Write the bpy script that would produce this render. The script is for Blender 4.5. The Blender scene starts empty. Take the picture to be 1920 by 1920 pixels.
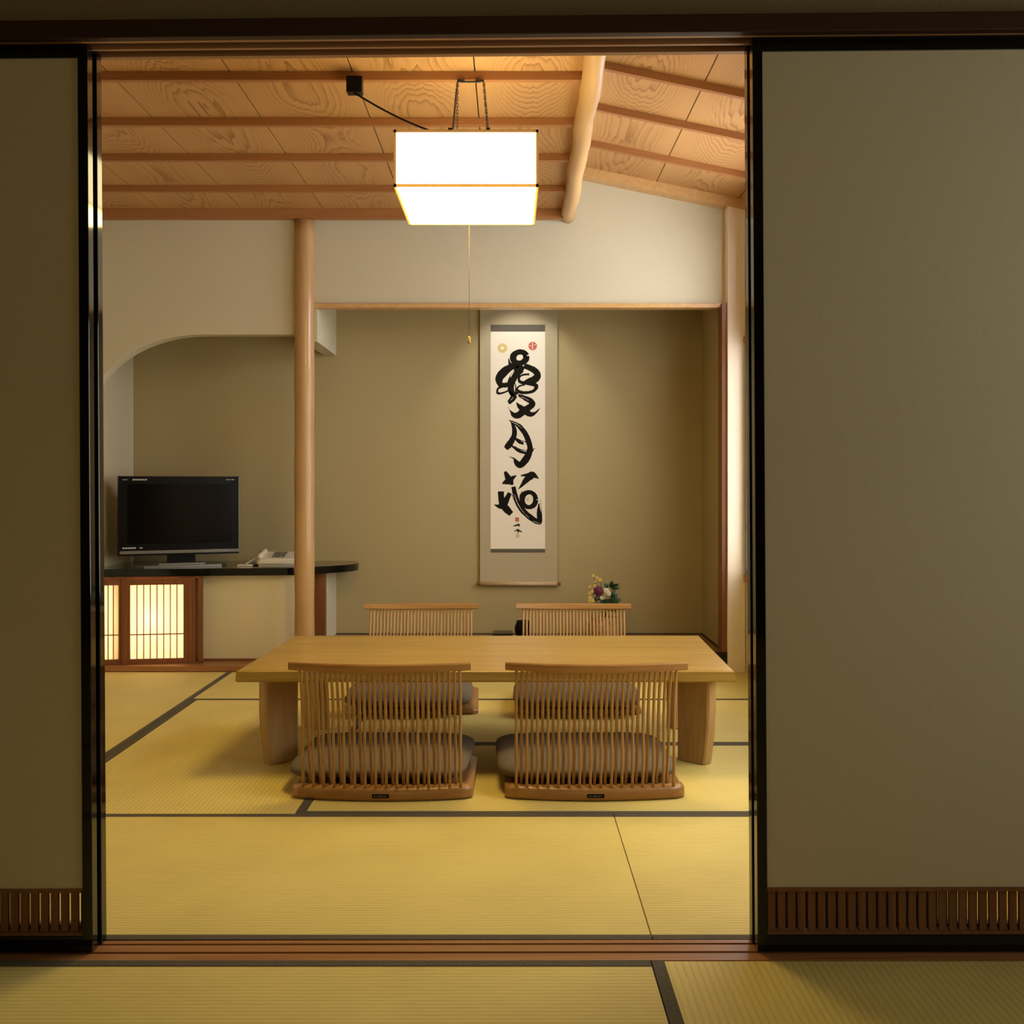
import bpy, bmesh, math, random
from mathutils import Vector, Matrix
random.seed(7)
S = bpy.context.scene
COL = S.collection
PI = math.pi

# ------------------------------------------------------------------ camera, world, light, exposure
F = 2155.0; CX = 957.0; CY = 907.0; H = 0.96          # focal length (px), vanishing point, eye height
cam = bpy.data.cameras.new('camera'); cam.sensor_width = 36; cam.lens = 36 * F / 1920
cam.shift_x = 3 / 1920; cam.shift_y = -53 / 1920; cam.clip_start = 0.05
co = bpy.data.objects.new('camera', cam); COL.objects.link(co)
co.location = (0, 0, H); co.rotation_euler = (PI / 2, 0, 0); S.camera = co
S.view_settings.view_transform = 'Standard'; S.view_settings.look = 'None'
S.view_settings.gamma = 1; S.view_settings.use_curve_mapping = False
S.view_settings.exposure = 0.0
S.cycles.max_bounces = 10; S.cycles.diffuse_bounces = 6; S.cycles.sample_clamp_indirect = 4
w = bpy.data.worlds.new('world'); S.world = w; w.use_nodes = True
w.node_tree.nodes['Background'].inputs[0].default_value = (0.6, 0.7, 0.8, 1)
w.node_tree.nodes['Background'].inputs[1].default_value = 0.02
LAMP = 5.5          # side paper of the pendant lamp
LAMP_LOW = 24.5      # its bottom sheet, right under the tubes
LAMP_TOP = 4.7
LAMP_COL = (1.0, 0.80, 0.42)
WIN = 4.2           # daylight behind the shoji of the tea room
WIN_COL = (0.98, 1.0, 1.0)
BULB = 1100.0; BULB_COL = (1.0, .86, .62)
SPOT = 16.0; SPOT_COL = (1.0, .98, .92)
LOW_COL = (1.0, 0.74, 0.23); TOP_COL = (1.0, 0.86, 0.48)
FILL_WIN5 = 18.5          # unseen transom added over the far window to light fascia and ceiling
FILL_WIN5_COL = (0.96, 1.0, 1.12)
FILL_WIN4 = 5.7           # nearer window of the same wall, added out of view as fill
FILL_WIN4_COL = (1.0, 1.0, 0.94)
FILL_WIN2 = 2.1           # unseen shoji added to the dim front room as fill
FILL_WIN2_COL = (1.0, 1.0, 0.92)
FILL_WIN3 = 1.6           # glowing shoji added behind the camera as warm fill
FILL_WIN3_COL = (1.0, 0.74, 0.32)

def P(px, py, d):    # a point of the photograph at depth d
    return Vector(((px - CX) * d / F, d, H - (py - CY) * d / F))

# ------------------------------------------------------------------ materials
def mat(name, col=(.5, .5, .5), rough=.6, metal=0.0, spec=.5, emit=None, es=0.0, coat=0.0):
    m = bpy.data.materials.new(name); m.use_nodes = True
    b = m.node_tree.nodes['Principled BSDF']
    b.inputs['Base Color'].default_value = (*col, 1); b.inputs['Roughness'].default_value = rough
    b.inputs['Metallic'].default_value = metal; b.inputs['Specular IOR Level'].default_value = spec
    b.inputs['Coat Weight'].default_value = coat
    if emit: b.inputs['Emission Color'].default_value = (*emit, 1); b.inputs['Emission Strength'].default_value = es
    return m

class NT:
    def __init__(s, m): s.t = m.node_tree; s.b = s.t.nodes['Principled BSDF']
    def n(s, ty, **k):
        o = s.t.nodes.new(ty)
        for a, v in k.items():
            if a.startswith('_'): setattr(o, a[1:], v)
            else: o.inputs[a.replace('__', ' ')].default_value = v
        return o
    def l(s, a, b): s.t.links.new(a, b)
    def math(s, op, a, b=None, c=None):
        o = s.t.nodes.new('ShaderNodeMath'); o.operation = op
        for i, v in enumerate((a, b, c)):
            if v is None: continue
            if isinstance(v, (int, float)): o.inputs[i].default_value = v
            else: s.l(v, o.inputs[i])
        return o.outputs[0]
    def ramp(s, fac, stops):
        o = s.t.nodes.new('ShaderNodeValToRGB'); e = o.color_ramp.elements
        while len(e) < len(stops): e.new(0.5)
        for k, (p, c) in enumerate(stops): e[k].position = p; e[k].color = (*c, 1)
        s.l(fac, o.inputs[0]); return o.outputs[0]
    def noise(s, vec, scale, detail=3, rough=.5, dist=0):
        o = s.n('ShaderNodeTexNoise', Scale=scale, Detail=detail, Roughness=rough, Distortion=dist)
        s.l(vec, o.inputs['Vector']); return o.outputs['Fac']
    def bump(s, h, strength=.2, dist=.002):
        o = s.n('ShaderNodeBump', Strength=strength, Distance=dist)
        s.l(h, o.inputs['Height']); s.l(o.outputs[0], s.b.inputs['Normal'])
    def coords(s, kind='Object', scale=(1, 1, 1), loc=(0, 0, 0)):
        c = s.n('ShaderNodeTexCoord'); m = s.n('ShaderNodeMapping', Scale=scale, Location=loc)
        s.l(c.outputs[kind], m.inputs[0]); return m.outputs[0]

def mixc(a, b, t): return tuple(x * (1 - t) + y * t for x, y in zip(a, b))

def wood(name, light, dark, axis=0, rough=.45, fine=55, ring=9, amount=.6, spec=.35, coat=0.0):
    """straight-grained wood, grain along axis (0 x, 1 y, 2 z)"""
    m = mat(name, light, rough, spec=spec, coat=coat); t = NT(m)
    sc = [1, 1, 1]; sc[axis] = .045
    v = t.coords(scale=sc)
    a = t.noise(v, ring, 3, .55, 1.2); b = t.noise(v, fine * 2.2, 4, .7)
    r = t.math('SINE', t.math('MULTIPLY', a, 42.0)); r = t.math('MULTIPLY_ADD', r, .5, .5)
    f = t.math('ADD', t.math('MULTIPLY', r, amount * .6), t.math('MULTIPLY', b, amount * .55))
    c = t.ramp(f, [(0.05, light), (.45, mixc(light, dark, .45)), (.85, dark)])
    t.l(c, t.b.inputs['Base Color']); t.bump(b, .12, .001)
    return m

def plaster(name, col, rough=.9):
    m = mat(name, col, rough, spec=.15); t = NT(m); v = t.coords()
    a = t.noise(v, 260, 3, .7); b = t.noise(v, 1.3, 2)
    v2 = t.coords(scale=(420, 420, 60)); g = t.noise(v2, 1, 2)
    f = t.math('ADD', t.math('ADD', t.math('MULTIPLY', a, .35), t.math('MULTIPLY', b, .35)), t.math('MULTIPLY', g, .3))
    c = t.ramp(f, [(.25, mixc(col, (0, 0, 0), .12)), (.75, mixc(col, (1, 1, 1), .07))])
    t.l(c, t.b.inputs['Base Color']); t.bump(a, .25, .001)
    return m

def tatami(name, along, col=(.68, .55, .178)):
    """rush mat whose ribs run along axis 0 (x) or 1 (y)"""
    m = mat(name, col, .62, spec=.25); t = NT(m)
    c = t.n('ShaderNodeTexCoord'); s = t.n('ShaderNodeSeparateXYZ'); t.l(c.outputs['Object'], s.inputs[0])
    u = s.outputs[1 - along]; w_ = s.outputs[along]
    rib = t.math('ABSOLUTE', t.math('SINE', t.math('MULTIPLY', u, PI / .0147)))
    rib = t.math('POWER', rib, .6)
    warp = t.math('ABSOLUTE', t.math('SINE', t.math('MULTIPLY', w_, PI / .009)))
    sc = [1, 1, 1]; sc[along] = 18; sc[1 - along] = 620
    n1 = t.noise(t.coords(scale=sc), 1, 2, .7); n2 = t.noise(t.coords(), 3.2, 3)
    sc2 = [6, 6, 1]; sc2[1 - along] = 150
    n3 = t.noise(t.coords(scale=sc2), 1, 2, .6)
    f = t.math('MULTIPLY_ADD', rib, .22, t.math('ADD', t.math('MULTIPLY', n1, .3), t.math('ADD', t.math('MULTIPLY', n2, .28), t.math('MULTIPLY', n3, .2))))
    cc = t.ramp(f, [(.25, mixc(col, (.16, .09, .015), .5)), (.62, col), (.95, mixc(col, (.9, .85, .45), .22))])
    t.l(cc, t.b.inputs['Base Color'])
    t.bump(t.math('ADD', t.math('MULTIPLY', rib, .7), t.math('MULTIPLY', warp, .2)), .22, .0012)
    return m

def weave(name, col, dark, scale, rough=.9):
    m = mat(name, col, rough, spec=.2); t = NT(m)
    c = t.n('ShaderNodeTexCoord'); s = t.n('ShaderNodeSeparateXYZ'); t.l(c.outputs['Object'], s.inputs[0])
    a = t.math('SINE', t.math('MULTIPLY', s.outputs[0], scale)); b = t.math('SINE', t.math('MULTIPLY', s.outputs[1], scale))
    z = t.math('SINE', t.math('MULTIPLY', s.outputs[2], scale))
    g = t.math('MULTIPLY', t.math('ADD', a, z), t.math('ADD', b, t.math('MULTIPLY', z, .5)))
    n = t.noise(t.coords(), scale * .3, 2)
    f = t.math('ADD', t.math('MULTIPLY_ADD', g, .16, .3), t.math('MULTIPLY', n, .4))
    t.l(t.ramp(f, [(.2, dark), (.8, col)]), t.b.inputs['Base Color']); t.bump(f, .25, .001)
    return m

def ceiling_board(name, light, dark):
    """flat-sawn cedar: nested flames down the middle of each board, from UV (u across, v along)"""
    m = mat(name, light, .5, spec=.25); t = NT(m)
    uv = t.n('ShaderNodeUVMap'); uv.uv_map = 'UVMap'
    s = t.n('ShaderNodeSeparateXYZ'); t.l(uv.outputs[0], s.inputs[0])
    g = t.n('ShaderNodeNewGeometry'); rnd = g.outputs['Random Per Island']
    off = t.n('ShaderNodeCombineXYZ'); t.l(t.math('MULTIPLY', rnd, 40), off.inputs[1]); t.l(t.math('MULTIPLY', rnd, 17), off.inputs[2])
    add = t.n('ShaderNodeVectorMath', _operation='ADD'); t.l(uv.outputs[0], add.inputs[0]); t.l(off.outputs[0], add.inputs[1])
    def nz(sc, k, d=2):
        mp = t.n('ShaderNodeMapping', Scale=sc); t.l(add.outputs[0], mp.inputs[0]); return t.noise(mp.outputs[0], k, d, .5)
    u = t.math('ADD', s.outputs[0], t.math('MULTIPLY', t.math('SUBTRACT', nz((1, .3, 1), 2), .5), .22))
    u2 = t.math('MULTIPLY', t.math('MULTIPLY', u, u), 26.0)
    lobe = t.math('MULTIPLY', nz((.12, .5, 1), 1.6, 1), 3.6)
    wob = t.math('MULTIPLY', nz((9, .3, 1), 4, 2), .20)
    f = t.math('ADD', t.math('ADD', u2, lobe), wob)
    line = t.math('FRACT', t.math('MULTIPLY', f, 9.0))
    line = t.math('POWER', line, 3.0)
    cen = t.math('SUBTRACT', 1.0, t.math('MULTIPLY', t.math('MULTIPLY', s.outputs[0], s.outputs[0]), 27.0))
    cen = t.math('MAXIMUM', cen, .14)
    line = t.math('MULTIPLY', line, cen)
    fine = nz((60, 1.0, 1), 3, 3)
    ff = t.math('ADD', t.math('MULTIPLY', line, .75), t.math('MULTIPLY', fine, .25))
    ff = t.math('ADD', ff, t.math('MULTIPLY', t.math('SUBTRACT', rnd, .5), .06))
    t.l(t.ramp(ff, [(.05, light), (.35, mixc(light, dark, .3)), (.85, dark)]), t.b.inputs['Base Color'])
    return m

M = {}
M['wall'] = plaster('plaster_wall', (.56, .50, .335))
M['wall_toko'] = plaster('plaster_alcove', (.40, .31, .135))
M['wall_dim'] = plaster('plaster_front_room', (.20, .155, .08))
M['fusuma'] = plaster('fusuma_paper', (.52, .465, .31))
M['lacquer'] = mat('black_lacquer', (.003, .003, .0035), .06, spec=.42)
M['lacquer_soft'] = mat('satin_black_lacquer', (.006, .005, .005), .22, spec=.5)
M['tat_x'] = tatami('tatami_rush_across', 0); M['tat_y'] = tatami('tatami_rush_deep', 1)
M['border'] = weave('tatami_border_cloth', (.15, .125, .085), (.035, .03, .022), 620)
M['hinoki'] = wood('pale_pillar_wood', (.80, .69, .56), (.73, .60, .46), 2, .5, 40, 7, .4)
M['column'] = wood('polished_log_wood', (.47, .285, .12), (.34, .18, .06), 2, .35, 30, 6, .4, coat=.2)
M['beam'] = wood('log_beam_wood', (.58, .35, .14), (.42, .22, .07), 1, .38, 30, 6, .45, coat=.15)
M['slat'] = wood('ceiling_batten_wood', (.34, .145, .045), (.25, .09, .025), 0, .5, 40, 8, .4)
M['board'] = ceiling_board('cedar_ceiling_board', (.48, .26, .093), (.25, .11, .032))
M['dark_gap'] = mat('shadow_gap_wood', (.05, .02, .008), .8)
M['redwood'] = wood('reddish_cabinet_wood', (.23, .085, .025), (.12, .04, .012), 2, .4, 50, 8, .6)
M['redwood_x'] = wood('reddish_sill_wood', (.36, .165, .055), (.22, .085, .025), 0, .4, 50, 8, .6)
M['dark_wood'] = wood('dark_header_wood', (.035, .013, .004), (.02, .007, .002), 0, .55, 50, 8, .5)
M['header_rib'] = wood('header_rib_wood', (.34, .18, .075), (.24, .11, .04), 0, .5, 50, 8, .4)
M['lattice'] = wood('door_lattice_wood', (.20, .085, .032), (.11, .04, .014), 2, .5, 50, 8, .5)
M['table'] = wood('ash_table_wood', (.41, .265, .062), (.29, .165, .034), 0, .36, 60, 10, .75, coat=.12)
M['table_leg'] = wood('ash_leg_wood', (.46, .30, .13), (.34, .20, .075), 2, .4, 90, 14, .6)
M['chair'] = wood('chair_wood', (.38, .20, .065), (.24, .105, .03), 0, .35, 50, 9, .6, coat=.15)
M['spindle'] = wood('spindle_wood', (.42, .24, .085), (.34, .17, .055), 2, .35, 40, 9, .3, coat=.1)
M['cushion'] = weave('taupe_cushion_cloth', (.17, .135, .098), (.09, .07, .05), 900)
M['black'] = mat('black_plastic', (.004, .004, .0045), .3, spec=.12)
M['screen'] = mat('black_screen', (.003, .002, .002), .15, spec=.15)
M['silver'] = mat('silver_trim', (.55, .52, .47), .28, metal=.9)
M['foot'] = mat('brushed_foot', (.20, .19, .17), .35, metal=.8)
M['grey_trim'] = mat('grey_trim', (.18, .17, .15), .35, metal=.5)
M['label'] = mat('pale_print', (.6, .58, .52), .5)
M['iron'] = mat('dark_iron', (.03, .02, .013), .55, metal=.3)
M['cream'] = mat('cream_plastic', (.74, .67, .54), .35)
M['grey_key'] = mat('grey_keypad', (.16, .14, .11), .5)
M['frame_pale'] = wood('lamp_frame_wood', (.80, .60, .32), (.66, .46, .2), 0, .5, 50, 8, .4)
M['toko_floor'] = wood('alcove_floor_wood', (.22, .115, .045), (.13, .06, .022), 0, .3, 50, 7, .6, coat=.2)
M['cup_panel'] = plaster('cupboard_panel_paper', (.74, .655, .41))
M['mount'] = weave('scroll_mount_cloth', (.46, .385, .25), (.36, .30, .19), 1300)
M['brocade'] = weave('grey_brocade', (.16, .14, .10), (.05, .045, .035), 1500)
M['paper'] = plaster('scroll_paper', (.80, .73, .59))
M['ink'] = mat('black_ink', (.010, .0075, .005), .9, spec=.1)
M['seal_red'] = mat('vermilion_seal', (.50, .10, .06), .7)
M['seal_gold'] = mat('gold_seal', (.62, .46, .16), .7)
M['seal_faint'] = mat('faint_seal', (.58, .42, .26), .8)
M['rod'] = mat('scroll_rod_wood', (.50, .36, .2), .45)
M['leaf'] = mat('dark_leaf', (.02, .06, .022), .45)
M['purple'] = mat('purple_petal', (.10, .008, .035), .6)
M['white_petal'] = mat('white_petal', (.62, .60, .42), .6)
M['yellow'] = mat('yellow_petal', (.62, .42, .07), .6)
M['basket'] = weave('bamboo_basket', (.42, .27, .11), (.16, .09, .03), 420)
M['brass'] = mat('brass', (.35, .22, .06), .4, metal=.7)
M['string'] = mat('pull_string', (.10, .075, .04), .7)
M['lamp_paper'] = mat('glowing_lamp_paper', (.9, .85, .7), .8, emit=LAMP_COL, es=LAMP)
M['lamp_low'] = mat('glowing_bottom_sheet', (.9, .85, .7), .8, emit=LOW_COL, es=LAMP_LOW)
M['lamp_top'] = mat('glowing_top_sheet', (.9, .85, .7), .8, emit=TOP_COL, es=LAMP_TOP)
M['win_paper'] = mat('daylit_shoji_paper', (.9, .88, .82), .8, emit=WIN_COL, es=WIN)
M['fill3_paper'] = mat('fill_rear_paper', (.9, .88, .82), .8, emit=FILL_WIN3_COL, es=FILL_WIN3)
M['fill4_paper'] = mat('fill_near_paper', (.9, .88, .82), .8, emit=FILL_WIN4_COL, es=FILL_WIN4)
M['fill5_paper'] = mat('fill_transom_paper', (.9, .88, .82), .8, emit=FILL_WIN5_COL, es=FILL_WIN5)
M['fill2_paper'] = mat('fill_side_paper', (.9, .88, .82), .8, emit=FILL_WIN2_COL, es=FILL_WIN2)
M['box_inside'] = mat('cabinet_inside_paint', (.8, .72, .55), .9)
# translucent paper of the low lantern cabinet: a bulb glows behind it
m = bpy.data.materials.new('lantern_paper'); m.use_nodes = True; nt = m.node_tree; nt.nodes.clear()
o_ = nt.nodes.new('ShaderNodeOutputMaterial'); mx = nt.nodes.new('ShaderNodeMixShader'); mx.inputs[0].default_value = .22
tr = nt.nodes.new('ShaderNodeBsdfTranslucent'); tr.inputs[0].default_value = (.95, .92, .82, 1)
df = nt.nodes.new('ShaderNodeBsdfDiffuse'); df.inputs[0].default_value = (.86, .82, .7, 1)
nt.links.new(tr.outputs[0], mx.inputs[1]); nt.links.new(df.outputs[0], mx.inputs[2]); nt.links.new(mx.outputs[0], o_.inputs[0])
M['lantern_paper'] = m
m = bpy.data.materials.new('thin_lamp_frame'); m.use_nodes = True; nt = m.node_tree; nt.nodes.clear()
o_ = nt.nodes.new('ShaderNodeOutputMaterial'); mx = nt.nodes.new('ShaderNodeMixShader'); mx.inputs[0].default_value = .5
tr = nt.nodes.new('ShaderNodeBsdfTranslucent'); tr.inputs[0].default_value = (.16, .10, .045, 1)
df = nt.nodes.new('ShaderNodeBsdfDiffuse'); df.inputs[0].default_value = (.6, .42, .2, 1)
nt.links.new(tr.outputs[0], mx.inputs[1]); nt.links.new(df.outputs[0], mx.inputs[2]); nt.links.new(mx.outputs[0], o_.inputs[0])
M['lamp_frame'] = m
M['bulb'] = mat('lantern_bulb', (.9, .8, .6), .6, emit=BULB_COL, es=BULB)

# ------------------------------------------------------------------ mesh helpers
class MB:
    def __init__(s, warp=False): s.bm = bmesh.new(); s.warp = warp; s.uv = None
    def _sel(s, fn):
        n0 = len(s.bm.verts); fn(); s.bm.verts.ensure_lookup_table(); return s.bm.verts[n0:]
    def box(s, x0, x1, y0, y1, z0, z1, bev=0.0, rot=None, piv=None, seg=2):
        t = bmesh.new(); bmesh.ops.create_cube(t, size=1)
        for v in t.verts:
            v.co = Vector((x0 + (v.co.x + .5) * (x1 - x0), y0 + (v.co.y + .5) * (y1 - y0), z0 + (v.co.z + .5) * (z1 - z0)))
        if bev: bmesh.ops.bevel(t, geom=t.edges[:] , offset=bev, segments=seg, affect='EDGES', profile=.6)
        if rot is not None:
            p = Vector(piv) if piv is not None else Vector(((x0 + x1) / 2, (y0 + y1) / 2, (z0 + z1) / 2))
            for v in t.verts: v.co = rot @ (v.co - p) + p
        s.merge(t); return s
    def merge(s, t):
        me = bpy.data.meshes.new('tmp'); t.to_mesh(me); t.free(); s.bm.from_mesh(me); bpy.data.meshes.remove(me)
    def tube(s, pts, r, n=8, cap=True, flat=1.0, square=False):
        """r: number or list of radii; flat squashes across"""
        t = s.bm; pts = [Vector(p) for p in pts]; rs = r if isinstance(r, (list, tuple)) else [r] * len(pts)
        rings = []; prev = None
        for i, p in enumerate(pts):
            a = pts[max(i - 1, 0)]; b = pts[min(i + 1, len(pts) - 1)]; d = (b - a).normalized()
            if prev is None:
                up = Vector((0, 0, 1)) if abs(d.z) < .9 else Vector((1, 0, 0)); u = d.cross(up).normalized()
            else: u = (prev - d * prev.dot(d)).normalized()
            prev = u; v = d.cross(u)
            o = PI / 4 if square else 0
            rings.append([t.verts.new(p + (u * math.cos(2 * PI * k / n + o) + v * math.sin(2 * PI * k / n + o) * flat) * rs[i]) for k in range(n)])
        for a, b in zip(rings, rings[1:]):
            for k in range(n):
                f = t.faces.new((a[k], a[(k + 1) % n], b[(k + 1) % n], b[k])); f.smooth = not square
        if cap: t.faces.new(rings[0][::-1]); t.faces.new(rings[-1])
        return s
    def lathe(s, prof, cen, n=24, smooth=True):
        t = s.bm; c = Vector(cen); rings = []
        for r, z in prof: rings.append([t.verts.new(c + Vector((r * math.cos(2 * PI * k / n), r * math.sin(2 * PI * k / n), z))) for k in range(n)])
        for a, b in zip(rings, rings[1:]):
            for k in range(n):
                f = t.faces.new((a[k], a[(k + 1) % n], b[(k + 1) % n], b[k])); f.smooth = smooth
        t.faces.new(rings[0][::-1]); t.faces.new(rings[-1]); return s
    def prism(s, pts, vec):
        """closed outline pts (3-D) extruded by vec"""
        t = s.bm; v = Vector(vec)
        a = [t.verts.new(Vector(p)) for p in pts]; b = [t.verts.new(Vector(p) + v) for p in pts]; n = len(pts)
        t.faces.new(a); t.faces.new(b[::-1])
        for k in range(n): t.faces.new((a[k], b[k], b[(k + 1) % n], a[(k + 1) % n]))
        return s
    def ball(s, c, r, sq=(1, 1, 1), n=12):
        k = s.bm.verts[:]; o = len(k)
        res = bmesh.ops.create_uvsphere(s.bm, u_segments=n, v_segments=max(6, n // 2 + 2), radius=r)
        for v in res['verts']: v.co = Vector((v.co.x * sq[0], v.co.y * sq[1], v.co.z * sq[2])) + Vector(c)
        for f in {f for v in res['verts'] for f in v.link_faces}: f.smooth = True
        return s
    def build(s, name, m, parent=None, **tags):
        if s.warp:
            for v in s.bm.verts: v.co = warp(v.co)
        bmesh.ops.recalc_face_normals(s.bm, faces=s.bm.faces[:])
        off = Vector((0, 0, 0))
        p = parent
        while p is not None:
            off += p.location; p = p.parent
        if off.length > 0:
            for v in s.bm.verts: v.co -= off
        me = bpy.data.meshes.new(name); s.bm.to_mesh(me); s.bm.free()
        me.materials.append(m)
        o = bpy.data.objects.new(name, me); COL.objects.link(o)
        if parent is not None: o.parent = parent
        for k, v in tags.items(): o[k] = v
        return o

def warp(v):         # the old timber opening between the rooms leans a hair
    return Vector((v.x - .006 * v.z, v.y, v.z + v.x * (.0015 + .0042 * v.z)))

def thing(name, label, cat, loc=(0, 0, 0), group=None):
    o = bpy.data.objects.new(name, None); COL.objects.link(o); o.location = loc; o.empty_display_size = .05
    o['label'] = label; o['category'] = cat
    if group: o['group'] = group
    return o
def struct_root(name, loc=(0, 0, 0)):
    o = bpy.data.objects.new(name, None); COL.objects.link(o); o.location = loc; o['kind'] = 'structure'; return o
def struct(mb, name, m): return mb.build(name, m, None, kind='structure')
def tag(o, label, cat, group=None):
    o['label'] = label; o['category'] = cat
    if group: o['group'] = group
    return o

# ------------------------------------------------------------------ dimensions
D0, D1 = 2.33, 2.445           # timber header and sill between the rooms
DF = 5.87                      # front plane of the alcove wall
DB = 6.60                      # back wall of the alcoves
XL, XR = -2.165, 1.20          # side walls of the tea room
ZC = 2.3625                    # flat ceiling
XB = .30                       # log beam
def zs(x): return 2.575 - .207 * (x - .382)   # sloped ceiling

# ------------------------------------------------------------------ floors and walls
struct(MB().box(-2.6, 2.6, -2.6, 6.8, -.12, -.045), 'floor', M['dark_gap'])
# front (camera) room
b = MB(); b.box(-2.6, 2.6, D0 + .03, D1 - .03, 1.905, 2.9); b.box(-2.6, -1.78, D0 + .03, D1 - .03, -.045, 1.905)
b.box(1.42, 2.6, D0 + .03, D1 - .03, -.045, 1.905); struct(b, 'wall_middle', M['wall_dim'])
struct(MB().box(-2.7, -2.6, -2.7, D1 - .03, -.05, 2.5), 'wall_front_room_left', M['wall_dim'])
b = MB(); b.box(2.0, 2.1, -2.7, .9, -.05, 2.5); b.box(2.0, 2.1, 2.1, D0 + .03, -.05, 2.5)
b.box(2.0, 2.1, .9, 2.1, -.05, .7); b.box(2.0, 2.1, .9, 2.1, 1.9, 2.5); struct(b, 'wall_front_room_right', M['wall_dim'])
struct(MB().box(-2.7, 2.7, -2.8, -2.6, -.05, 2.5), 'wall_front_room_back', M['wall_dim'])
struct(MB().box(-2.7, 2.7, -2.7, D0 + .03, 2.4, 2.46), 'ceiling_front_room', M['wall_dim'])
# tea room side walls
struct(MB().box(XL - .1, XL, D1 - .03, DB + .1, -.05, 2.9), 'wall_left', M['wall'])
WINS = [(4.50, 5.84, .494, 1.68), (2.75, 4.15, .494, 1.68), (4.50, 5.55, 1.80, 2.24)]     # far shoji window of the right wall; near one and transom added as fill
b = MB(); ys = [D1 - .03] + sorted(v for w_ in WINS[:2] for v in w_[:2]) + [DB + .1]
for k in range(0, len(ys), 2): b.box(XR, XR + .1, ys[k], ys[k + 1], -.05, 2.9)
b.box(XR, XR + .1, 4.5, 5.84, -.05, .494); b.box(XR, XR + .1, 4.5, 5.84, 1.68, 1.80); b.box(XR, XR + .1, 4.5, 5.84, 2.24, 2.9); b.box(XR, XR + .1, 5.55, 5.84, 1.80, 2.24)
b.box(XR, XR + .1, 2.75, 4.15, -.05, .494); b.box(XR, XR + .1, 2.75, 4.15, 1.68, 2.9)
struct(b, 'wall_right', M['wall'])
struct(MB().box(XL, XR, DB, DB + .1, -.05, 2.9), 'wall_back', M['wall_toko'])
# left front wall with the quarter arch
ax, aa, ab, az = -1.58, .585, .418, 1.726
pts = [(XL, DF + .03, az - ab)]
for k in range(1, 25):
    a = PI - (PI / 2) * k / 24
    pts.append((ax + aa * math.cos(a), DF + .03, az - ab + ab * math.sin(a)))
pts += [(-1.08, DF + .03, az), (-1.08, DF + .03, 2.42), (XL, DF + .03, 2.42)]
struct(MB().prism(pts, (0, .09, 0)), 'wall_arched', M['wall'])
struct(MB().box(XL, -1.04, DF + .12, DB, 2.05, 2.1), 'ceiling_niche', M['wall'])
# hanging divider between niche and alcove, and the stub wall under the shelf
struct(MB().box(-1.07, -1.0, 5.955, DB, 1.695, 2.2), 'wall_hanging', M['wall'])
struct(MB().box(-1.05, -1.0, 6.25, DB, .0, .48), 'wall_stub', M['wall'])
# fascia over the alcove
b = MB(); b.prism([(-1.04, 5.94, 1.885), (1.11, 5.94, 1.885), (1.11, 5.94, zs(1.11) + .02), (XB, 5.94, zs(XB) + .02), (XB, 5.94, 2.42), (-1.04, 5.94, 2.42)], (0, .06, 0))
struct(b, 'wall_fascia', M['wall'])
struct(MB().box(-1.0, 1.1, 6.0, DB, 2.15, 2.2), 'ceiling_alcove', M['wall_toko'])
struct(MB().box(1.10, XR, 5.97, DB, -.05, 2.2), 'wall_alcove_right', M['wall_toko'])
struct(MB().box(-1.04, 1.12, 5.925, 6.005, 1.868, 1.890, .002), 'trim_1', M['beam'])

# ceilings
def boards(name, x_of, z_of, xs, y0, y1):
    """boards between successive xs, each an island with its own UV"""
    bm = bmesh.new(); uvl = bm.loops.layers.uv.new('UVMap')
    for x0, x1 in zip(xs, xs[1:]):
        g = .0022; a, c = x0 + g, x1 - g; mid = (x0 + x1) / 2
        q = [(a, y0), (c, y0), (c, y1), (a, y1)]
        lo = [bm.verts.new((x, y, z_of(x))) for x, y in q]; hi = [bm.verts.new((x, y, z_of(x) + .012)) for x, y in q]
        fs = [bm.faces.new(lo[::-1]), bm.faces.new(hi)]
        for k in range(4): fs.append(bm.faces.new((lo[k], lo[(k + 1) % 4], hi[(k + 1) % 4], hi[k])))
        for f in fs:
            for l in f.loops: l[uvl].uv = (l.vert.co.x - mid, l.vert.co.y)
    me = bpy.data.meshes.new(name); bm.to_mesh(me); bm.free(); me.materials.append(M['board'])
    o = bpy.data.objects.new(name, me); COL.objects.link(o); o['kind'] = 'structure'; return o
YB = DF + .02
boards('ceiling', None, lambda x: ZC, [XL] + [-.121 - .417 * k for k in (4, 3, 2, 1, 0)] + [XB], D1, YB + .03)
boards('ceiling_sloped', None, zs, [XB - .03, .328, .745, 1.162, XR + .02], D1, YB + .05)
struct(MB().box(XL, XB, D1, YB + .03, ZC + .014, ZC + .03), 'ceiling_backing', M['dark_gap'])
b = MB(); b.prism([(XB, D1, zs(XB) + .014), (XR + .1, D1, zs(XR + .1) + .014), (XR + .1, D1, zs(XR + .1) + .03), (XB, D1, zs(XB) + .03)], (0, YB - D1 + .05, 0))
struct(b, 'ceiling_sloped_backing', M['dark_gap'])
struct(MB().box(XB - .02, XB + .01, D1, 5.94, ZC - .01, zs(XB) + .02), 'wall_ceiling_step', M['wall'])
n = 2
for d in (2.92, 3.415, 3.907, 4.40, 4.88, 5.397):
    struct(MB().box(XL, XB, d, d + .026, ZC - .03, ZC, .002), 'trim_%d' % n, M['slat']); n += 1
    b = MB(); b.prism([(XB, d, zs(XB) - .03), (XR, d, zs(XR) - .03), (XR, d, zs(XR)), (XB, d, zs(XB))], (0, .026, 0))
    struct(b, 'trim_%d' % n, M['slat']); n += 1
struct(MB().box(XL, XB, 5.855, 5.90, ZC - .05, ZC, .002), 'trim_%d' % n, M['slat']); n += 1
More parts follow.
